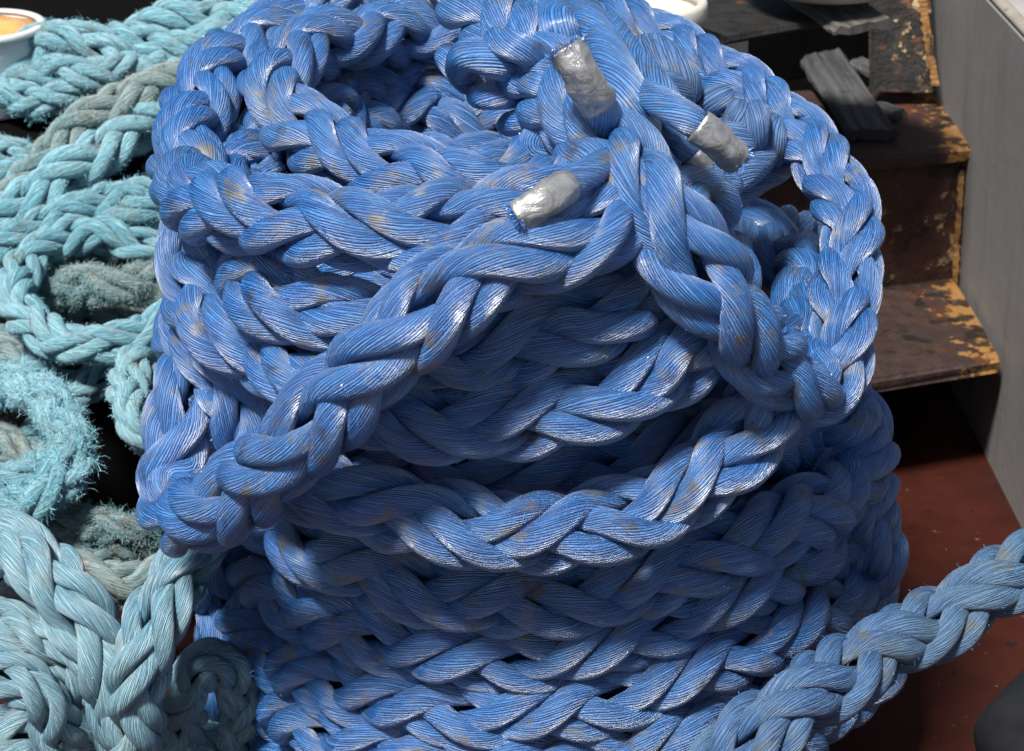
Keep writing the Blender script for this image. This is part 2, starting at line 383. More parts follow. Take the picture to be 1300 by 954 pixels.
def char_mat(name, a, b):
    s = NT(name); tc = s.n('ShaderNodeTexCoord').outputs['Generated']; sp = s.n('ShaderNodeSeparateXYZ', i_0=tc)
    g = s.n('ShaderNodeUVMap', uv_map='grain').outputs[0]; gp = s.n('ShaderNodeSeparateXYZ', i_0=g)
    v = s.xyz(s.math('MULTIPLY', gp.outputs[0], 4.), s.math('MULTIPLY', gp.outputs[1], 90.), 0.0)
    n1 = s.noise(v, 1.0, 6, .7, .3); n2 = s.noise(s.geo(), 30, 5, .7)
    col = s.mix(s.ramp(n1, [(.35, 0.0), (.68, 1.0)]), a, b)
    col = s.mix(s.ramp(n2, [(.55, 0.0), (.7, .8)]), col, tuple(c * .3 for c in a))
    return s.bsdf(Base_Color=col, Roughness=.75, Normal=s.bump(s.math('ADD', n1, s.math('MULTIPLY', n2, .5)), .9, .004), Specular_IOR_Level=.3)
M_char = char_mat('charred_board', (.026, .026, .027), (.10, .10, .10))
M_grey = char_mat('weathered_board', (.045, .040, .036), (.16, .145, .13))
def plain(name, col, rough=.5, bump=.3, scale=20, var=.25, spec=.5, metal=0.0, spots=None, spot_t=.66):
    s = NT(name); pos = s.obj(); n = s.noise(pos, scale, 5, .65)
    c = s.mix(s.ramp(n, [(.3, 0.0), (.7, 1.0)]), tuple(x * (1 - var) for x in col), tuple(min(1, x * (1 + var)) for x in col))
    if spots: c = s.mix(s.ramp(s.noise(pos, scale * 1.7, 5, .7), [(spot_t, 0.0), (spot_t + .05, 1.0)]), c, spots)
    return s.bsdf(Base_Color=c, Roughness=rough, Normal=s.bump(n, bump, .004), Specular_IOR_Level=spec, Metallic=metal)
M_white = plain('white_pail_plastic', (.62, .62, .60), .35, .1, 12, .08, spots=(.30, .09, .06), spot_t=.64)
M_orange = plain('dried_orange_paint', (.74, .36, .11), .45, .8, 18, .25, spots=(.45, .10, .06), spot_t=.62)
M_cream = plain('cream_plastic', (.55, .50, .42), .4, .15, 10, .1, spots=(.25, .16, .09), spot_t=.68)
M_rubber = plain('black_rubber', (.012, .0125, .014), .75, .2, 30, .3, spec=.15)
M_dark = plain('shade_black_steel', (.0022, .002, .002), .8, .4, 12, .4, spec=.08)  # near black: shade of gaps and recesses is put into this colour
M_quay = plain('pale_concrete', (.30, .28, .26), .8, .5, 8, .15)
def tape_mat():
    s = NT('silver_duct_tape'); o = s.obj(); n = s.noise(o, 55, 5, .62, 1.2); m = s.n('ShaderNodeTexVoronoi', i_Scale=70.0, feature='DISTANCE_TO_EDGE'); s.t.links.new(o, m.inputs['Vector'])
    h = s.math('ADD', s.math('MULTIPLY', n, 1.6), s.math('MULTIPLY', s.math('MINIMUM', m.outputs[0], .12), .5))
    c = s.mix(s.ramp(n, [(.35, 0.0), (.65, 1.0)]), (.22, .215, .21), (.38, .375, .37))
    return s.bsdf(Base_Color=c, Roughness=.40, Metallic=.5, Normal=s.bump(h, .55, .003), Specular_IOR_Level=.7)
M_tape = tape_mat()

# ------------------------------------------------------------------ the setting
def grid(name, x0, x1, y0, y1, z, mat, n=2):
    bm = bmesh.new(); bmesh.ops.create_grid(bm, x_segments=n, y_segments=n, size=.5)
    for v in bm.verts: v.co = ((x0 + x1) / 2 + v.co.x * (x1 - x0), (y0 + y1) / 2 + v.co.y * (y1 - y0), z)
    return bmlink(name, bm, mat)
tag(grid('deck', -6, .76, -4, 8, 0, deck_mat()), kind='structure')
tag(grid('quay', .80, 60, -40, 60, .38, M_quay), kind='structure')
tag(grid('water', -300, 300, -300, 300, -1.2, plain('harbour_water', (.02, .03, .03), .1, .3, 2, .2)), kind='structure')

# ship's side: slightly flared plate with a rolled capping
W0, W1 = .655, .675
bw = empty('bulwark', (.7, .8, 0)); tag(bw, 'grey painted steel ship side wall rising to the right of the rusty steps', 'wall')
def wallx(y): return .658 + (.9 - y) * .012
bm = hexa([(wallx(-3) + .055, -3, -.6), (wallx(-3) + .075, -3, -.6), (wallx(6) + .075, 6, -.6), (wallx(6) + .055, 6, -.6),
           (wallx(-3) - .0, -3, .632), (wallx(-3) + .02, -3, .632), (wallx(6) + .02, 6, .632), (wallx(6) - .0, 6, .632)], .0)
for f in list(bm.faces): pass
bmlink('side_plate', bm, wall_mat(), bw)
cap = Acc(); pts = [(wallx(y) + .012, y, .638) for y in np.linspace(-3, 6, 30)]
Y, S = catmull(pts, .05); T, N, B = frames(Y, (1, 0, 0)); cap.tube(Y, N, B, .010, .006, S, 0, 1, 16)
link('capping_rail', cap.mesh('capping_rail'), plain('beige_rail_paint', (.27, .24, .20), .6, .3, 12, .2, spots=(.16, .12, .08), spot_t=.66), bw)

# steps: treads with turned-down lips, risers, and the ochre weld seam against the wall
steps = empty('steel_steps', (.3, .75, 0)); tag(steps, 'dark rusty steel steps with flaking ochre edges beside the grey wall', 'steps')
def tread(L, R_, zt, back, th, mat, x0=None, name='tread', to_wall=True):
    a = Z(*L, zt); b = Z(*R_, zt); d = (b - a) / np.linalg.norm(b - a)
    if x0 is not None: a = b - d * x0
    nrm = np.array([-d[1], d[0], 0]); e = a + nrm * back
    if to_wall: b = np.array([wallx(b[1]) + .012, b[1], b[2]]); c = np.array([wallx(e[1] + .1) + .012, e[1] + .16, b[2]])
    else: c = b + nrm * back
    pts = [p - [0, 0, th] for p in (a, b, c, e)] + [p for p in (a, b, c, e)]
    return bmlink(name, hexa(pts, .005, 2, .0012), mat, steps), a, b, d, nrm
t1, a1, b1, d1, n1_ = tread((1100, 483), (1262, 456), .19, .42, .022, M_tread, x0=.75)
t2, a2, b2, d2, n2_ = tread((1060, 204), (1236, 186), .405, .42, .022, M_tread, x0=.85)
t3, a3, b3, d3, n3_ = tread((922, 46), (1112, 14), .64, .75, .012, M_black, x0=None, to_wall=False)
def riser(a, b, nrm, inset, z0, z1, mat, name='riser', t=.01):
    p, q = a + nrm * inset, b + nrm * inset
    q = q + (q - p) / np.linalg.norm(q - p) * .03
    pts = [(p[0], p[1], z0), (q[0], q[1], z0), (q[0] + nrm[0] * t, q[1] + nrm[1] * t, z0), (p[0] + nrm[0] * t, p[1] + nrm[1] * t, z0)]
    return bmlink(name, hexa([np.array(v) for v in pts] + [np.array((v[0], v[1], z1)) for v in pts], .002), mat, steps)
riser(a1, b1, n1_, .24, 0, .167, M_dark)  # shade under the lowest step is put into the riser's near-black colour
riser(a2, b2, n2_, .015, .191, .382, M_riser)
riser(a3 - d3 * .1, b3 + d3 * .5, n3_, .42, .406, .627, M_dark)  # near-black colour carries the shade under the top plate
# left cheek under the upper plate
dl_ = unit(np.array(a3 - P(862, -8, a3[1] + .28))); 
bmlink('plate_lip', hexa([a3 + [-.004, 0, -.055], a3 + [0, .002, -.055], a3 - dl_ * .34 + [0, 0, -.055], a3 - dl_ * .34 + [-.004, 0, -.055], a3 + [-.004, 0, .001], a3 + [0, .002, .001], a3 - dl_ * .34 + [0, 0, .001], a3 - dl_ * .34 + [-.004, 0, .001]], .001), M_black, steps)
def seam(p, q, r, name='weld_seam', mat=None):
    p, q = np.array(p, float), np.array(q, float); n = 24
    pts = p + (q - p) * np.linspace(0, 1, n)[:, None] + rng.normal(0, r * .18, (n, 3))
    Y, S = catmull(pts, .006); T, N, B = frames(Y, (0, 0, 1.0001)); A_ = Acc()
    k = r * (1 + .25 * np.sin(S * 90) + .2 * rng.standard_normal(len(S))); A_.tube(Y, N, B, k, k * .8, S, 0, 1, 10)
    return link(name, A_.mesh(name), mat or M_edge, steps)
def strip(p, q, wv, tv, name='edge_strip', n=40, amp=.0010):
    p, q, wv, tv = (np.array(v, float) for v in (p, q, wv, tv)); bm = bmesh.new(); rows = []
    for i in range(n):
        c = p + (q - p) * i / (n - 1); k = 1 + .10 * math.sin(i * 1.7 + p[0] * 90) + rng.normal(0, .07)
        rows.append([bm.verts.new(tuple(c + o + rng.normal(0, amp * .4, 3))) for o in (0 * wv, wv * k, wv * k + tv, tv)])
    for A, B in zip(rows, rows[1:]):
        for k in range(4): bm.faces.new((A[k], A[(k + 1) % 4], B[(k + 1) % 4], B[k]))
    bm.faces.new(rows[0]); bm.faces.new(rows[-1][::-1]); bmesh.ops.recalc_face_normals(bm, faces=bm.faces)
    return bmlink(name, bm, M_edge, steps)
strip(P(1224, 214, b2[1] + .012), P(1214, 372, b2[1] + .012), [-.008, 0, 0], [0, -.004, 0])
strip(P(1192, 108, b2[1] + .17), P(1172, -20, b2[1] + .20), [-.012, 0, 0], [0, -.004, 0])
# rust eaten end plate under the upper tread
e0 = P(1166, -30, b2[1] + .27); e1 = P(1188, 118, b2[1] + .19)
bmlink('end_plate', hexa([e1 + [-.10, 0, 0], e1, e1 + [0, .01, 0], e1 + [-.1, .01, 0], e0 + [-.08, 0, .1], e0 + [0, 0, .1], e0 + [0, .01, .1], e0 + [-.08, .01, .1]], .002, 2, .0015), M_black, steps)

# ------------------------------------------------------------------ boards
def board(a, b, w, th, mat, label, split=0.0, roll=0.0, name='plank', group='loose boards on the steps'):
    a, b = np.array(a, float), np.array(b, float); L = np.linalg.norm(b - a); d = (b - a) / L
    s = unit(np.cross(d, [0, 0, 1.])); u = np.cross(s, d); s, u = s * math.cos(roll) + u * math.sin(roll), u * math.cos(roll) - s * math.sin(roll)
    bm = bmesh.new(); nx, ny = 26, 10; uvl = bm.loops.layers.uv.new('grain'); loc = {}
    prof = [(-.5 + i / (ny - 1), 1) for i in range(ny)] + [(.5 - i / (ny - 1), 0) for i in range(ny)]
    gouge = rng.normal(0, 1, (len(prof),)); rows = []
    e1_, e2_ = [np.tile(rng.uniform(-.005, .005, ny), 2) for _ in range(2)]; e1_[ny:] = e1_[:ny][::-1]; e2_[ny:] = e2_[:ny][::-1]
    for i in range(nx):
        t = i / (nx - 1); row = []
        for k, (c, h) in enumerate(prof):
            edge = 1 - .5 * (abs(c) > .45)
            off = gouge[k] * .0012 + rng.normal(0, .0006)
            x = t * L + (e1_[k] if i == 0 else 0) + (e2_[k] if i == nx - 1 else 0)
            p = a + d * x + s * (c * w + rng.normal(0, .0006)) + u * (h * th * (edge if h else 1) + off)
            v = bm.verts.new(tuple(p)); loc[v] = (x, c * w + h * .5); row.append(v)
        rows.append(row)
    n = len(prof)
    for i in range(nx - 1):
        for k in range(n): bm.faces.new((rows[i][k], rows[i][(k + 1) % n], rows[i + 1][(k + 1) % n], rows[i + 1][k]))
    for r in (rows[0], rows[-1]):
        for k in range(ny - 1): bm.faces.new((r[k], r[k + 1], r[n - 2 - k], r[n - 1 - k]))
    for f in bm.faces:
        for l in f.loops: l[uvl].uv = loc[l.vert]
    bmesh.ops.recalc_face_normals(bm, faces=bm.faces)
    return tag(bmlink(name, bm, mat), label, 'board', group)
z2 = .408
board(Z(1108, 178, z2), Z(1018, 40, z2 + .03), .078, .016, M_char, 'wide charred grey board lying lengthwise on the middle rusty step')
board(Z(1160, 118, z2), Z(1080, 82, z2), .035, .014, M_char, 'thin blackened stick lying beside the wide charred board')
board(Z(1098, 40, .64), Z(985, -30, .64), .085, .012, M_grey, 'pale weathered plank under the cream basin on the top plate', roll=.1)
board(Z(1140, 152, z2), Z(1112, 142, z2), .03, .014, M_char, 'short burnt offcut against the right edge of the charred board')

# ------------------------------------------------------------------ pails and basin
def pail(name, base, r, h, mat, label, cat, rim=True, fill=None, taper=.9, fz=.92, group=None):
    e = empty(name, base); tag(e, label, cat, group)
    b = lathe([(0, 0), (r * taper * .97, 0), (r * taper, .004), (r * .97, h * .72), (r * .985, h * .74), (r * .985, h * .78), (r * .975, h * .8), (r, h), (r * .97, h), (r * .95, h * .8), (r * taper * .95, .008), (0, .008)])
    bmesh.ops.translate(b, verts=b.verts, vec=Vector(base)); bmlink('pail_body', b, mat, e, True)
    if rim:
        b = lathe([(r * 1.0, h * .93), (r * 1.075, h * .925), (r * 1.085, h * .95), (r * 1.08, h * .985), (r * 1.05, h * 1.0), (r * .99, h * 1.002), (r * .93, h * .99), (r * .93, h * .97), (r * 1.0, h * .93)])
        bmesh.ops.translate(b, verts=b.verts, vec=Vector(base)); bmlink('rim', b, mat, e, True)
    if fill:
        b = lathe([(0, h * fz), (r * .5, h * fz), (r * .955, h * fz + .002), (r * .955, h * fz - .004), (0, h * fz - .004)])
        for v in b.verts:
            if v.co.z > h * fz - .001: v.co.z += .002 * math.sin(v.co.x * 60) * math.cos(v.co.y * 50)
        bmesh.ops.translate(b, verts=b.verts, vec=Vector(base)); bmlink('paint', b, fill, e, True)
    return e
yb = .80; c0 = P(-22, 30, yb); pail('paint_pail', (c0[0], c0[1], .505), .077, c0[2] - .505, M_white, 'white plastic pail of dried orange paint standing behind the turquoise ropes', 'pail', fill=M_orange)
c0 = P(805, 18, .62); pail('plastic_tub', (c0[0], c0[1], c0[2] - .30), .085, .32, M_cream, 'cream plastic tub half hidden behind the top of the blue coil', 'tub', taper=.95)
c0 = P(905, 0, .95); pail('plastic_tub', (c0[0] - .03, c0[1], c0[2] - .42), .085, .44, M_cream, 'cream tub standing behind the corner of the black top plate', 'tub', taper=.95, rim=False)
cb = Z(1050, -14, .672)
e = empty('basin', cb); tag(e, 'cream round basin resting on the weathered plank at the top edge', 'basin')
b = lathe([(0, 0), (.085, 0), (.098, .008), (.12, .06), (.128, .062), (.128, .068), (.115, .066), (.092, .012), (0, .008)]); bmesh.ops.translate(b, verts=b.verts, vec=Vector(cb)); bmlink('bowl', b, M_cream, e, True)

# dark things behind and under the ropes
def boxthing(name, x0, x1, y0, y1, z0, z1, mat, label, cat, bevel=.01):
    return tag(bmlink(name, prism([(x0, y0), (x1, y0), (x1, y1), (x0, y1)], z0, z1, bevel), mat), label, cat)
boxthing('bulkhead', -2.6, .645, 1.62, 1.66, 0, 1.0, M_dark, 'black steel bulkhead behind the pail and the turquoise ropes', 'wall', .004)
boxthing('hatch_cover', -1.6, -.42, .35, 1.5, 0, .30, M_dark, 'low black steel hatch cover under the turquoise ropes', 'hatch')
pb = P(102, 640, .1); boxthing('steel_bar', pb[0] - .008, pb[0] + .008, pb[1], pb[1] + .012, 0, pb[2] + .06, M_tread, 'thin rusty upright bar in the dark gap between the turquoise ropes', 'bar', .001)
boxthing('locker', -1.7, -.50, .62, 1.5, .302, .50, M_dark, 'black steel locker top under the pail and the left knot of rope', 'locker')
# rubber fender, bottom right
A_ = Acc(); fpts = [P(1290, 985, -.55), P(1352, 918, -.5), P(1425, 850, -.45)]
Y, S = catmull(fpts, .006); T, N, B = frames(Y, (0, 0, 1.)); k = .052 * np.clip(np.minimum(S / .02, 1), .2, 1) ** .5; A_.tube(Y, N, B, k, k, S, 0, 1, 40)
tag(link('rubber_fender', A_.mesh('rubber_fender'), M_rubber), 'dark grey rounded rubber fender at the bottom right corner', 'fender')

# ------------------------------------------------------------------ ropes
W = .0745
def rope(name, pts, mat, w=W, parent=None, ref=(0, -.8, .6), roll=15, hairs=170, hairlen=.0045, world=False, ds=None, **kw):
    q = np.array([p if world else wp(p) for p in pts])
    if isinstance(w, tuple):   # thick towards the start, thinner after a fraction of the length
        Y, S = catmull(q, w[1] / 15); w = w[1] + (w[0] - w[1]) / (1 + np.exp((S / S[-1] - w[2]) * 30)); w0 = float(w[-1])
    else: Y, S = catmull(q, ds or w / 15)
    acc = Acc(); plait(acc, Y, S, w, ref=ref, roll=roll, hairs=hairs, hairlen=hairlen, **kw)
    return link(name, acc.mesh(name), mat, parent)
coil = empty('rope_coil', (0, 0, 0)); tag(coil, 'tall round coil of thick blue plaited mooring rope with taped strand ends', 'rope')
def loop(pts, R, roll=15, w=W * 1.02, mat=M_blue, back=None, Rb=None, pitch=3.5, cx=0.0, cy=0.0, fx=0.0, **kw):
    q = np.array([p if len(p) == 4 and p[3] == 'xyz' else (CY(p[0], p[1], R, cx=fx) if len(p) == 2 else wp(p)) for p in pts])
    qx, qy = q[:, 0] - cx, q[:, 1] - cy
    th = np.unwrap(np.arctan2(qx, -qy)); r0 = np.hypot(qx[0], qy[0]); r1 = np.hypot(qx[-1], qy[-1])
    tt = np.linspace(th[-1], th[0] + 2 * math.pi, 12)[1:-1]; f = (tt - th[-1]) / (th[0] + 2 * math.pi - th[-1])
    Rr = r1 + (r0 - r1) * f + ((Rb or R) - (r1 + (r0 - r1) * f)) * np.sin(f * math.pi) ** .5
    zz = q[-1, 2] + (q[0, 2] - q[-1, 2]) * (f * f * (3 - 2 * f)) + rng.normal(0, .004, len(f))
    if back is not None: zz = zz + (back - (q[-1, 2] + q[0, 2]) / 2) * np.sin(f * math.pi)
    bk = np.stack([cx + Rr * np.sin(tt), cy - Rr * np.cos(tt), zz], 1)
    hb = len(bk) // 2; full = np.vstack([bk[hb:], q, bk[:hb + 1]])   # the two ends meet out of sight at the back
    n0 = np.array([full[0, 0] - cx, full[0, 1] - cy, 0]); n0 = n0 / np.linalg.norm(n0)
    return rope('rope_loop', full, mat, w, coil, n0, roll, world=True, pitch=pitch, **kw)
# inner layers
for k in range(11):
    z = .04 + k * .060; up_ = z > .43; Rk = (.17 if up_ else .225) + .010 * math.sin(k * 2.3); xk = -.06 if up_ else .045; a = np.linspace(0, 2 * math.pi, 26) + k * 1.1
    q = np.stack([xk + Rk * np.cos(a) + .008 * math.sin(k * 3), Rk * np.sin(a), z + .012 * np.sin(a * 2 + k)], 1)
    rope('rope_loop', q, M_blue, W, coil, (math.cos(a[0]), math.sin(a[0]), 0), 37 * k, world=True, pitch=3.3, ds=W / 9)
loop([(200, 900), (290, 860), (320, 940), (400, 990), (520, 1025), (640, 1035), (760, 1030), (880, 995), (970, 950), (1050, 900), (1115, 830)][1:], .312, 10, cx=.045, fx=.038)
loop([(285, 800), (325, 870), (400, 915), (500, 945), (620, 965), (740, 960), (860, 925), (960, 882), (1040, 838), (1102, 775)], .308, 25, cx=.045, fx=.038)
loop([(270, 705), (300, 775), (345, 825), (410, 862), (490, 885), (590, 900), (680, 900), (780, 882), (870, 850), (950, 815), (1030, 780), (1085, 742), (1108, 690)], .302, 0, cx=.045, fx=.038)
loop([(280, 645), (310, 700), (360, 750), (420, 785), (500, 808), (580, 825), (660, 830), (750, 815), (840, 785), (920, 750), (1000, 712), (1065, 680), (1098, 640)], .296, 30, cx=.045, fx=.038)
loop([(290, 590), (335, 650), (390, 690), (440, 715), (520, 740), (600, 756), (700, 760), (800, 742), (880, 712), (950, 685), (1020, 655), (1070, 620), (1095, 575)], .304, 12, cx=.04, fx=.04)
loop([(302, 515, -.15), (328, 562, -.22), (366, 598, -.275), (420, 622), (480, 642), (560, 662), (640, 676), (700, 675), (760, 665), (820, 648), (870, 620), (920, 583), (952, 545), (975, 505)], .370, 18, Rb=.30, cx=-.03)
loop([(270, 470), (310, 505), (350, 540), (420, 572), (520, 590), (600, 600), (680, 606), (760, 602), (830, 578), (890, 560), (950, 560), (1020, 560), (1080, 555)], .285, 40)
loop([(268, 375, -.08), (280, 412, -.15), (305, 436, -.22), (345, 448, -.27), (400, 475), (450, 505), (520, 530), (600, 532), (663, 529), (726, 517), (789, 493), (840, 470), (882, 442), (912, 400, -.17), (920, 350, -.08)], .366, 15, Rb=.25, cx=-.08)
loop([(272, 296, -.06), (288, 330, -.14), (315, 358, -.21), (350, 378), (410, 395), (480, 420), (560, 440), (614, 443), (670, 432), (726, 413), (780, 392), (818, 360, -.26), (846, 318, -.22), (858, 275, -.12)], .358, 22, Rb=.24, cx=-.08)
# the upper rim
rope('rope_loop', [(620, 12, .30), (560, 5, .33), (480, 5, .34), (410, 15, .31), (350, 45, .24), (298, 72, .17), (260, 118, .08), (240, 180, -.02), (240, 235, -.12), (274, 264, -.235), (340, 273, -.295), (430, 290, -.335), (520, 293, -.35), (600, 284, -.345), (670, 264, -.325), (740, 238, -.285), (800, 225, -.22), (850, 230, -.12), (880, 250, -.02)], M_blue, W * 1.02, coil, (0, -.5, .8), 12, steady=True, pitch=3.5)
rope('rope_loop', [(660, 60, .20), (600, 48, .22), (540, 42, .21), (450, 48, .13), (380, 68, .05), (347, 110, -.02), (385, 165, -.09), (450, 200, -.15), (520, 222, -.20), (600, 240, -.22), (660, 228, -.21), (712, 200, -.16), (770, 170, -.1), (820, 150, -.03)], M_blue, W * .98, coil, (0, -.5, .8), 12, steady=True, pitch=3.5)
rope('rope_loop', [(640, -30, .36), (560, -22, .36), (470, -12, .34), (400, 2, .30), (350, 40, .27)], M_blue, W, coil, (0, 0, 1.), 10, pitch=3.5)
# second layer bulging on the left side, below the rim
rope('rope_loop', [(330, 215, .0), (285, 240, -.05), (258, 288, -.12), (245, 335, -.16), (256, 385, -.2), (290, 425, -.245), (345, 450, -.27), (400, 470, -.285)], M_blue, W * 1.0, coil, (-.5, -.8, 0), 10, pitch=3.4)
rope('rope_loop', [(300, 300, -.05), (262, 330, -.09), (246, 385, -.13), (254, 430, -.17), (280, 465, -.21), (310, 520, -.23), (330, 575, -.24), (380, 620, -.26)], M_blue, W * .95, coil, (-.5, -.8, 0), 55, pitch=3.4)
# inside of the coil
rope('rope_loop', [(400, 150, .05), (440, 120, .14), (520, 118, .2), (600, 122, .22), (680, 130, .2)], M_blue, W * .95, coil, (0, -1., .2), 20, pitch=3)
rope('rope_loop', [(400, 200, .02), (450, 158, .12), (540, 150, .18), (620, 158, .19), (700, 175, .15)], M_blue, W * .95, coil, (0, -1., .2), 50, pitch=3)
rope('rope_loop', [(300, 230, -.02), (320, 190, .04), (345, 165, .1), (400, 175, .14)], M_blue, W * .9, coil, (-.4, -.8, .4), 30, pitch=2.8)
rope('rope_loop', [(850, 360, -.12), (905, 350, .0), (945, 315, .09), (985, 298, .15), (1025, 308, .19), (1040, 345, .22)], M_dirtyblue, W * .85, coil, (0, -1., .3), 30, pitch=2.8)
# diagonal crossing rope with the hanging bight at the left
rope('rope_loop', [(900, 262, -.20), (850, 258, -.27), (795, 272, -.335), (740, 292, -.385), (690, 317, -.405), (620, 345, -.422), (560, 380, -.432), (505, 430, -.435), (458, 478, -.432), (405, 532, -.425), (355, 583, -.405), (310, 622, -.375), (262, 652, -.34), (232, 652, -.285), (218, 615, -.24), (228, 560, -.22), (244, 500, -.20), (258, 445, -.16), (262, 400, -.12)], M_blue, W * 1.02, coil, (0, -.8, .6), 8, steady=True, pitch=3.5)
# descending rope that turns up again at the right
rope('rope_loop', [(560, -45, .02), (622, 15, -.06), (672, 72, -.13), (718, 132, -.20), (768, 190, -.28), (812, 240, -.335), (850, 292, -.365), (890, 350, -.375), (932, 408, -.365), (972, 455, -.34), (1008, 492, -.315), (1046, 490, -.285), (1070, 450, -.26), (1068, 392, -.22), (1082, 325, -.17), (1070, 252, -.11), (1028, 188, -.04), (966, 130, .03), (895, 84, .10), (825, 44, .17), (755, 16, .22), (690, 0, .26)], M_blue, (W * 1.10, W * .86, .42), coil, (.1, -.8, .55), 8, steady=True, pitch=3.2)
# ---- loose strands of the splice, taped ends
def strand(pts, px, name='strand_tail', mat=M_blue, parent=coil, taperends=True, yarn=.45, seed=None, fan=0.0, hairs=400, pinch=None):
    q = np.array([wp(p) for p in pts]); Y, S = catmull(q, .0022); T, N, B = frames(Y, (0, -.7, .7))
    m = len(q) // 2; dist = (q[m] - CAM).dot(FW); r = px * .5 / FPX * dist
    k = np.full(len(S), r)
    if taperends: k = r * (.55 + .45 * np.clip(np.minimum(S, S[-1] - S) / (1.3 * r), 0, 1) ** .5)
    k = k * (1 + fan * S / S[-1])
    if pinch: k = k * (1 - .16 / (1 + np.exp(-(S - (S[-1] - pinch)) * 900)))
    SEED[0] += 1; A_ = Acc(); A_.tube(Y, N, B, k, k * 1.05, S, yarn / (2 * math.pi * r) * (1 if SEED[0] % 2 else -1), SEED[0], 22)
    if hairs: hair(A_, Y, N, B, k, S, int(hairs * S[-1]), .004, SEED[0], .0004)
    return link(name, A_.mesh(name), mat, parent), Y, S, N, B, r
Yb = -.14
T_ = lambda *a, **k: strand(*a, **k)
T_([(585, 92, -.10), (600, 70, -.17), (632, 78, -.18), (668, 96, -.14)], 46)
T_([(622, 48, -.17), (660, 62, -.2), (705, 86, -.17)], 38)
T_([(655, 80, -.17), (690, 88, -.2), (730, 112, -.17)], 32)
T_([(664, 108, -.18), (690, 108, -.21), (735, 130, -.18)], 36)
T_([(605, 122, -.12), (622, 124, -.17), (650, 122, -.16), (690, 118, -.10)], 32)
T_([(640, 160, -.14), (665, 152, -.17), (700, 138, -.15)], 32)
T_([(708, 138, -.2), (745, 150, -.24), (800, 180, -.23)], 42)
T_([(715, 168, -.21), (760, 190, -.255), (825, 200, -.24)], 44)
T_([(760, 45, -.13), (784, 92, -.22), (804, 132, -.255), (824, 182, -.25)], 50, hairs=200)
T_([(768, 30, -.02), (800, 78, -.12), (838, 122, -.18), (858, 165, -.2)], 46)
T_([(745, 200, -.18), (700, 200, -.2), (680, 182, -.2), (700, 160, -.2)], 46, hairs=1500)
T_([(700, 10, -.05), (710, 40, -.14), (720, 70, -.12)], 50, hairs=900)
T_([(735, 12, .0), (750, 40, -.10), (770, 75, -.16)], 55, hairs=900)
T_([(800, 70, .05), (835, 68, -.02), (862, 95, -.05), (876, 130, -.05)], 46, mat=M_dirtyblue)
T_([(820, 120, -.05), (842, 104, -.10), (858, 112, -.1), (872, 132, -.08)], 34, mat=M_dirtyblue)
T_([(928, 196, -.02), (932, 165, -.06), (940, 128, -.05)], 34, mat=M_dirtyblue, hairs=900)
T_([(950, 200, -.02), (957, 170, -.07), (962, 132, -.05)], 36, mat=M_dirtyblue, hairs=900)
T_([(975, 212, -.0), (982, 182, -.05), (978, 148, -.03)], 34, mat=M_dirtyblue, hairs=900)
T_([(880, 150, .0), (905, 128, -.04), (930, 120, -.04)], 40, mat=M_dirtyblue)
T_([(905, 238, -.10), (935, 226, -.11), (962, 206, -.07), (978, 180, -.02)], 38, mat=M_dirtyblue, hairs=900)
T_([(905, 165, -.02), (935, 175, -.07), (960, 185, -.06)], 44, mat=M_dirtyblue, hairs=900)
T_([(1000, 205, .0), (960, 225, -.04), (925, 250, -.07), (890, 262, -.1)], 44, mat=M_dirtyblue)
T_([(575, 70, -.02), (572, 78, -.10), (590, 100, -.1), (620, 108, -.05)], 34, hairs=1500)
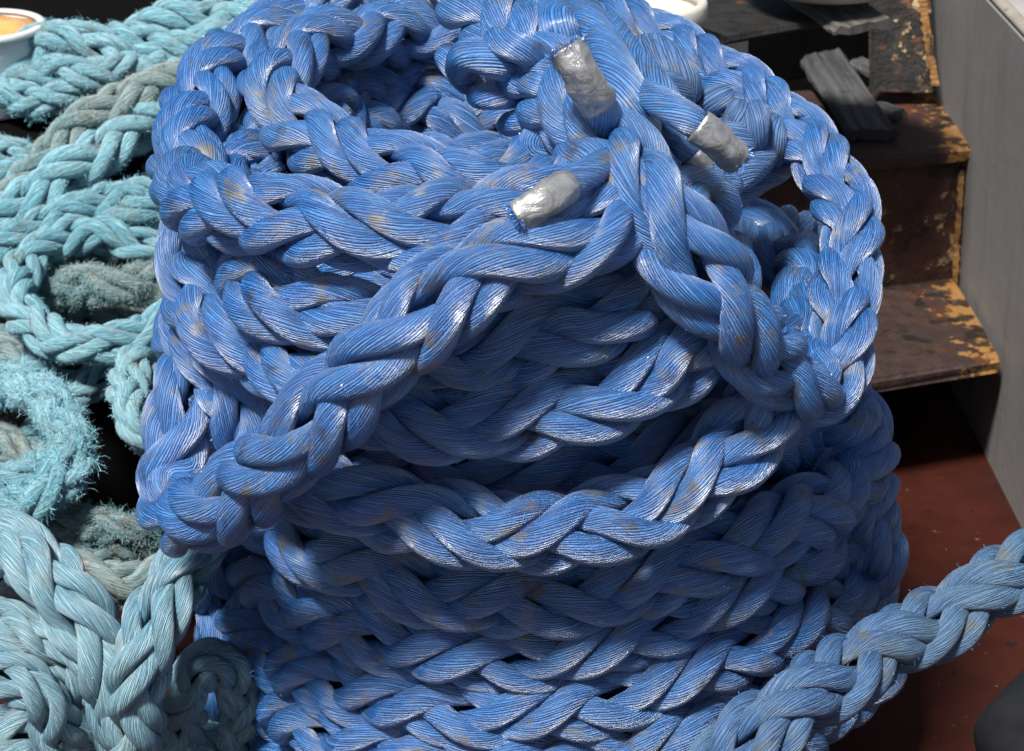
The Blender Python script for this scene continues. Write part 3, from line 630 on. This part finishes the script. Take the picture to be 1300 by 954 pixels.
def taped_end(pts, px, tapepx, t0, label=None):
    """strand that ends in a wrap of silver tape with a brush of cut yarn beyond"""
    o, Y, S, N, B, r = strand(pts, px, 'strand_end', taperends=False, hairs=100, pinch=t0)
    L = S[-1]; i0 = np.searchsorted(S, L - t0); Yt, St, Nt, Bt = Y[i0:], S[i0:] - S[i0], N[i0:], B[i0:]
    rr = tapepx / px * r; A_ = Acc(); n = len(Yt)
    # one continuous wrap; slightly crumpled tube with an overlap step
    ring = 40; a = np.linspace(0, 2 * math.pi, ring, endpoint=False); V = []
    t = np.linspace(0, 1, n)
    ph = rng.uniform(0, 6, 8)
    cr = .04 * np.sin(a[None] * 3 + t[:, None] * 5 + ph[0]) + .03 * np.sin(a[None] * 5 - t[:, None] * 9 + ph[1]) + .025 * np.sin(a[None] * 2 + t[:, None] * 16 + ph[2]) + .02 * rng.standard_normal((n, ring)) * .5
    step = .05 * (t[:, None] > .48 + .06 * np.sin(a[None] + ph[3]))
    R_ = rr * (1 + cr - step) 
    X = Yt[:, None] + R_[..., None] * (np.cos(a)[None, :, None] * Nt[:, None] + np.sin(a)[None, :, None] * Bt[:, None])
    Xi = Yt[:, None] + (R_ * .93)[..., None] * (np.cos(a)[None, :, None] * Nt[:, None] + np.sin(a)[None, :, None] * Bt[:, None])
    allr = np.concatenate([Xi[:1], X, Xi[-1:], Yt[-3:-2, None] + 0 * Xi[-1:]], 0); nn = len(allr)
    A_.v.append(allr.reshape(-1, 3)); A_.n = nn * ring
    i = np.arange(nn - 1)[:, None]; j = np.arange(ring)[None]; j2 = (j + 1) % ring
    A_.f.append(np.stack([i * ring + j, i * ring + j2, (i + 1) * ring + j2, (i + 1) * ring + j], -1).reshape(-1, 4)); A_.uv.append(np.zeros(((nn - 1) * ring * 4, 2)))
    tp = link('tape', A_.mesh('tape'), M_tape, o)
    # brush of cut yarn
    F = Acc(); cnt = 1800; tdir = unit(Yt[-1] - Yt[-6]); q = rr * .85 * np.sqrt(rng.random(cnt)); aa = rng.uniform(0, 6.283, cnt)
    p0 = Yt[-2] + (q * np.cos(aa))[:, None] * Nt[-1] + (q * np.sin(aa))[:, None] * Bt[-1]
    d = unit(tdir + .5 * rng.standard_normal((cnt, 3))); p1 = p0 + d * rr * .32 * rng.uniform(.5, 1, cnt)[:, None]
    p2 = p1 + unit(d + 1.0 * rng.standard_normal((cnt, 3))) * rr * .3 * rng.uniform(.3, 1, cnt)[:, None]
    s = unit(np.cross(d, rng.standard_normal((cnt, 3)))) * .0003; U = np.stack([aa, q * 30], 1)
    F.quads(np.stack([p0 - s, p0 + s, p1 + s, p1 - s], 1), U); F.quads(np.stack([p1 - s, p1 + s, p2 + s, p2 - s], 1), U)
    link('frayed_tip', F.mesh('frayed_tip'), M_blue, o)
taped_end([(800, 215, -.25), (780, 170, -.27), (758, 130, -.30), (735, 90, -.31), (718, 62, -.305)], 44, 50, .055)
taped_end([(800, 110, -.2), (835, 128, -.27), (878, 154, -.30), (908, 178, -.30), (934, 200, -.29)], 40, 46, .048)
taped_end([(800, 195, -.28), (765, 210, -.34), (722, 235, -.395), (690, 256, -.42), (656, 276, -.425)], 42, 46, .052)
taped_end([(850, 170, -.2), (866, 185, -.235), (880, 200, -.24), (893, 214, -.235)], 30, 34, .02)

# ---- turquoise heap
def TY(py): return .88 - py / 850. * 1.05
def tp(*pts): return [(x, y, TY(y) + (z[0] if z else 0)) for x, y, *z in pts]
HG = 'turquoise mooring ropes heaped at the left'
def trope(pts, m, px, label, hairs=450, hl=.010, roll=15, pitch=3.4, fz=0, **kw):
    q = tp(*pts); mid = wp(q[len(q) // 2]); w = 1.05 * px / FPX * (mid - CAM).dot(FW)
    o = rope('mooring_rope', q, MATS[m], w, None, (0, -.7, .7), roll, int(hairs * 8), hl * 1.15, pitch=pitch, hairw=.00055, ds=w / 12, **kw)
    return tag(o, label, 'rope', HG)
# hidden lower layers that carry the heap
for k, (pts, px) in enumerate([([(-60, 120, .15), (60, 160, .15), (160, 190, .18), (280, 150, .2)], 70), ([(-60, 300, .1), (60, 330, .12), (180, 300, .14), (260, 340, .14)], 66), ([(-60, 230, .1), (80, 240, .12), (190, 225, .14), (280, 260, .14)], 66),
        ([(-60, 430, .06), (40, 450, .08), (100, 410, .1), (240, 420, .12)], 64)]):
    trope(pts, 'g', px, ['grimy turquoise rope sunk under the upper left knot', 'grimy turquoise rope beneath the open loop at left', 'grimy turquoise rope buried between the two slanting ropes', 'grimy turquoise rope running under the large left loop'][k], hairs=150)
trope([(430, 55, .02), (380, 32), (320, 24), (265, 28), (215, 26), (160, 60, .06)], 't', 56, 'clean turquoise plaited rope at the top beside the blue coil', 350, .008, roll=10)
trope([(330, 75, .05), (290, 52, .0), (250, 62), (205, 62), (165, 50), (138, 62, .05)], 't', 52, 'turquoise rope forming the small arch just below the topmost one', 450)
trope([(8, 130, .03), (18, 90), (52, 58, -.02), (92, 48, -.03), (132, 68, -.02), (172, 92), (230, 92, .03)], 't', 58, 'turquoise rope arched over the top of the left knot', 600, .012)
trope([(-30, 120, .03), (14, 112), (62, 92, -.04), (110, 96, -.05), (150, 92, -.03), (200, 84, .02)], 't', 46, 'turquoise rope inside the left knot with an orange paint smear', 600, .010, roll=50)
trope([(-30, 95, .05), (20, 122, -.01), (60, 128, -.02), (110, 115, -.02), (150, 108, .02)], 't', 46, 'shaded turquoise rope at the underside of the left knot', 700, .012)
trope([(350, 40, .05), (300, 76, -.0), (245, 98, -.03), (190, 118, -.05), (135, 142, -.06), (92, 172, -.05), (55, 215, -.03), (10, 262, .0), (-40, 310, .02)], 'g', 60, 'dirty grey turquoise rope slanting down from the coil to the left edge', 900, .010)
trope([(280, 120, .0), (235, 140, -.02), (185, 158, -.03), (130, 192, -.04), (78, 226, -.04), (30, 262, -.03), (-30, 300)], 't', 64, 'bright turquoise rope slanting below the dirty grey one', 500, .009)
trope([(240, 128, .02), (210, 132, .0), (180, 146, .02), (150, 165, .05)], 'g', 40, 'short grimy rope end between the slanting ropes and coil', 900, .011)
trope([(-40, 190), (0, 196), (40, 204), (80, 200, .04)], 't', 48, 'pale turquoise rope entering from the left edge under the dark gap', 500)
trope([(-40, 232, -.02), (0, 240, -.02), (36, 222, -.01), (70, 195, .02)], 't', 44, 'faded turquoise rope at the left edge below the pale one', 400, .008, roll=60)
trope([(260, 250, .05), (205, 246, .0), (150, 252, -.02), (95, 268, -.03), (40, 292, -.03), (-30, 330)], 't', 48, 'turquoise rope with grey scuffs lying above the open loop', 500)
trope([(-40, 322), (0, 312, -.01), (45, 300, -.01), (90, 290, .03)], 'g', 40, 'scuffed grey turquoise rope at the left edge above the open loop', 600)
trope([(235, 345, .04), (195, 322, .0), (140, 300, -.02), (85, 302, -.03), (38, 330, -.04), (20, 376, -.05), (48, 418, -.06), (108, 440, -.07), (165, 432, -.07), (212, 408, -.05), (250, 390, .0)], 't', 54, 'turquoise rope bent into the wide open loop at the left', 300, .007)
trope([(250, 262, .03), (215, 262, -.01), (170, 278, -.03), (120, 290, -.0)], 't', 50, 'frayed turquoise rope touching the left side of the coil', 900, .014)
trope([(60, 375, .03), (105, 362, -.01), (150, 366, -.02), (200, 358, -.01), (250, 345, .02)], 'g', 54, 'very fuzzy grimy rope lying inside the open loop', 2200, .012)
trope([(-40, 430, .04), (20, 455, .03), (80, 470, .04), (130, 455, .06)], 'g', 52, 'dim fuzzy rope in shadow below the open loop', 500, .010)
trope([(-40, 500, .02), (0, 492, .02), (40, 470, .02), (80, 450, .05)], 't', 46, 'turquoise rope in half shade at the left edge', 400)
trope([(30, 560, .05), (75, 520, .02), (120, 488, .01), (170, 462, .02), (210, 440, .05)], 't', 40, 'thin straight turquoise rope bridging the black gap', 200, .006, roll=30)
trope([(250, 395, .04), (212, 412, -.02), (178, 448, -.05), (162, 498, -.06), (178, 545, -.05), (215, 562, -.01), (270, 555, .05)], 't', 52, 'turquoise bight hanging in the gap beside the blue rope', 600, .008)
trope([(240, 430, .03), (212, 448, -.02), (198, 490, -.03), (205, 530, -.0), (240, 540, .05)], 'g', 40, 'grimy inner bight hanging in the gap beside the blue rope', 900, .008)
trope([(-50, 498, -.02), (0, 488, -.04), (52, 500, -.07), (84, 545, -.09), (88, 592, -.09), (58, 630, -.07), (8, 648, -.03), (-50, 640)], 't', 58, 'shaggy turquoise rope curling round the lower left gap', 1500, .014)
trope([(-50, 545, .05), (0, 560, .04), (50, 590, .05), (60, 620, .08)], 'g', 50, 'dark fuzzy rope glimpsed inside the shaggy curl', 500)
trope([(-50, 600, -.01), (-5, 612, -.02), (40, 600, -.03), (75, 575, -.02)], 't', 46, 'turquoise rope end tucked into the shaggy curl', 900, .011)
trope([(-50, 655, .06), (30, 668, .03), (100, 664, .0), (165, 672, -.0), (225, 672, .03), (290, 690, .08)], 'g', 46, 'fuzzy dark turquoise rope crossing just under the black gap', 1500, .012)
trope([(-50, 690, .08), (50, 690, .05), (130, 696, .03), (200, 702, .05), (280, 740, .1)], 'g', 44, 'second fuzzy dark rope directly under the first one', 1200, .011)
trope([(255, 590, .14), (285, 540, .16), (290, 480, .18), (270, 430, .2)], 'g', 50, 'dark turquoise rope seen through the gap right of the hanging blue bight', 300)
# pale ropes in front
PG = 'sun bleached ropes in the bottom left corner'
def prope(pts, m, px, label, hairs=200, hl=.006, roll=15, **kw):
    mid = wp(pts[len(pts) // 2]); w = 1.02 * px / FPX * (mid - CAM).dot(FW)
    return tag(rope('mooring_rope', pts, MATS[m], w, None, (0, -.7, .7), roll, hairs, hl, pitch=3.4, ds=w / 16, **kw), label, 'rope', PG)
prope([(20, 745, -.05), (80, 728, -.07), (130, 738, -.08), (180, 745, -.08), (225, 725, -.06), (270, 735, .0)], 'g', 66, 'dull greenish rope crossing behind the pale ones below the fuzzy ropes', 900, .008)
prope([(-60, 690, -.10), (0, 690, -.13), (45, 712, -.17), (85, 760, -.2), (118, 815, -.22), (150, 880, -.22), (165, 960, -.2)], 'p', 92, 'thick pale bleached rope curving down from the left edge', 150, .005)
prope([(-60, 800, -.12), (0, 792, -.15), (50, 800, -.17), (90, 832, -.18), (120, 880, -.18)], 'p', 70, 'pale rope partly hidden below the thick bleached one', 100, .005, roll=50)
prope([(-60, 840, -.2), (0, 852, -.22), (50, 880, -.23), (80, 950, -.22)], 'p', 70, 'pale bluish rope in the extreme bottom left corner', 60, .004)
prope([(262, 640, -.06), (250, 690, -.14), (220, 745, -.2), (192, 800, -.235), (175, 860, -.25), (170, 950, -.24)], 'p', 84, 'shiny bluish white rope rising to the hanging blue bight', 60, .004, roll=5)
prope([(225, 960, -.12), (240, 880, -.15), (262, 838, -.16), (296, 850, -.14), (305, 940, -.1)], 'p', 62, 'fuzzy pale grey bight at the foot of the blue coil', 1600, .007)
prope([(-60, 960, -.1), (60, 930, -.1), (200, 940, -.1), (330, 960, -.05)], 'p', 90, 'pale rope along the bottom below the others', 60, .004)
# weathered rope, right
o = rope('mooring_rope', [(1400, 690, -.16), (1330, 712, -.18), (1265, 742, -.20), (1200, 785, -.23), (1125, 822, -.27), (1048, 870, -.33), (975, 922, -.38), (900, 990, -.4)], M_weather, .073, None, (0, -.7, .7), 14, 500, .008, pitch=3.3)
tag(o, 'weathered blue grey rope running off the right edge above the red deck', 'rope')

setup(expo=.55, azim=-148, elev=59, sun=5, sunang=9, sky=.068)
bpy.context.scene.cycles.sample_clamp_direct = 5; bpy.context.scene.cycles.sample_clamp_indirect = 3
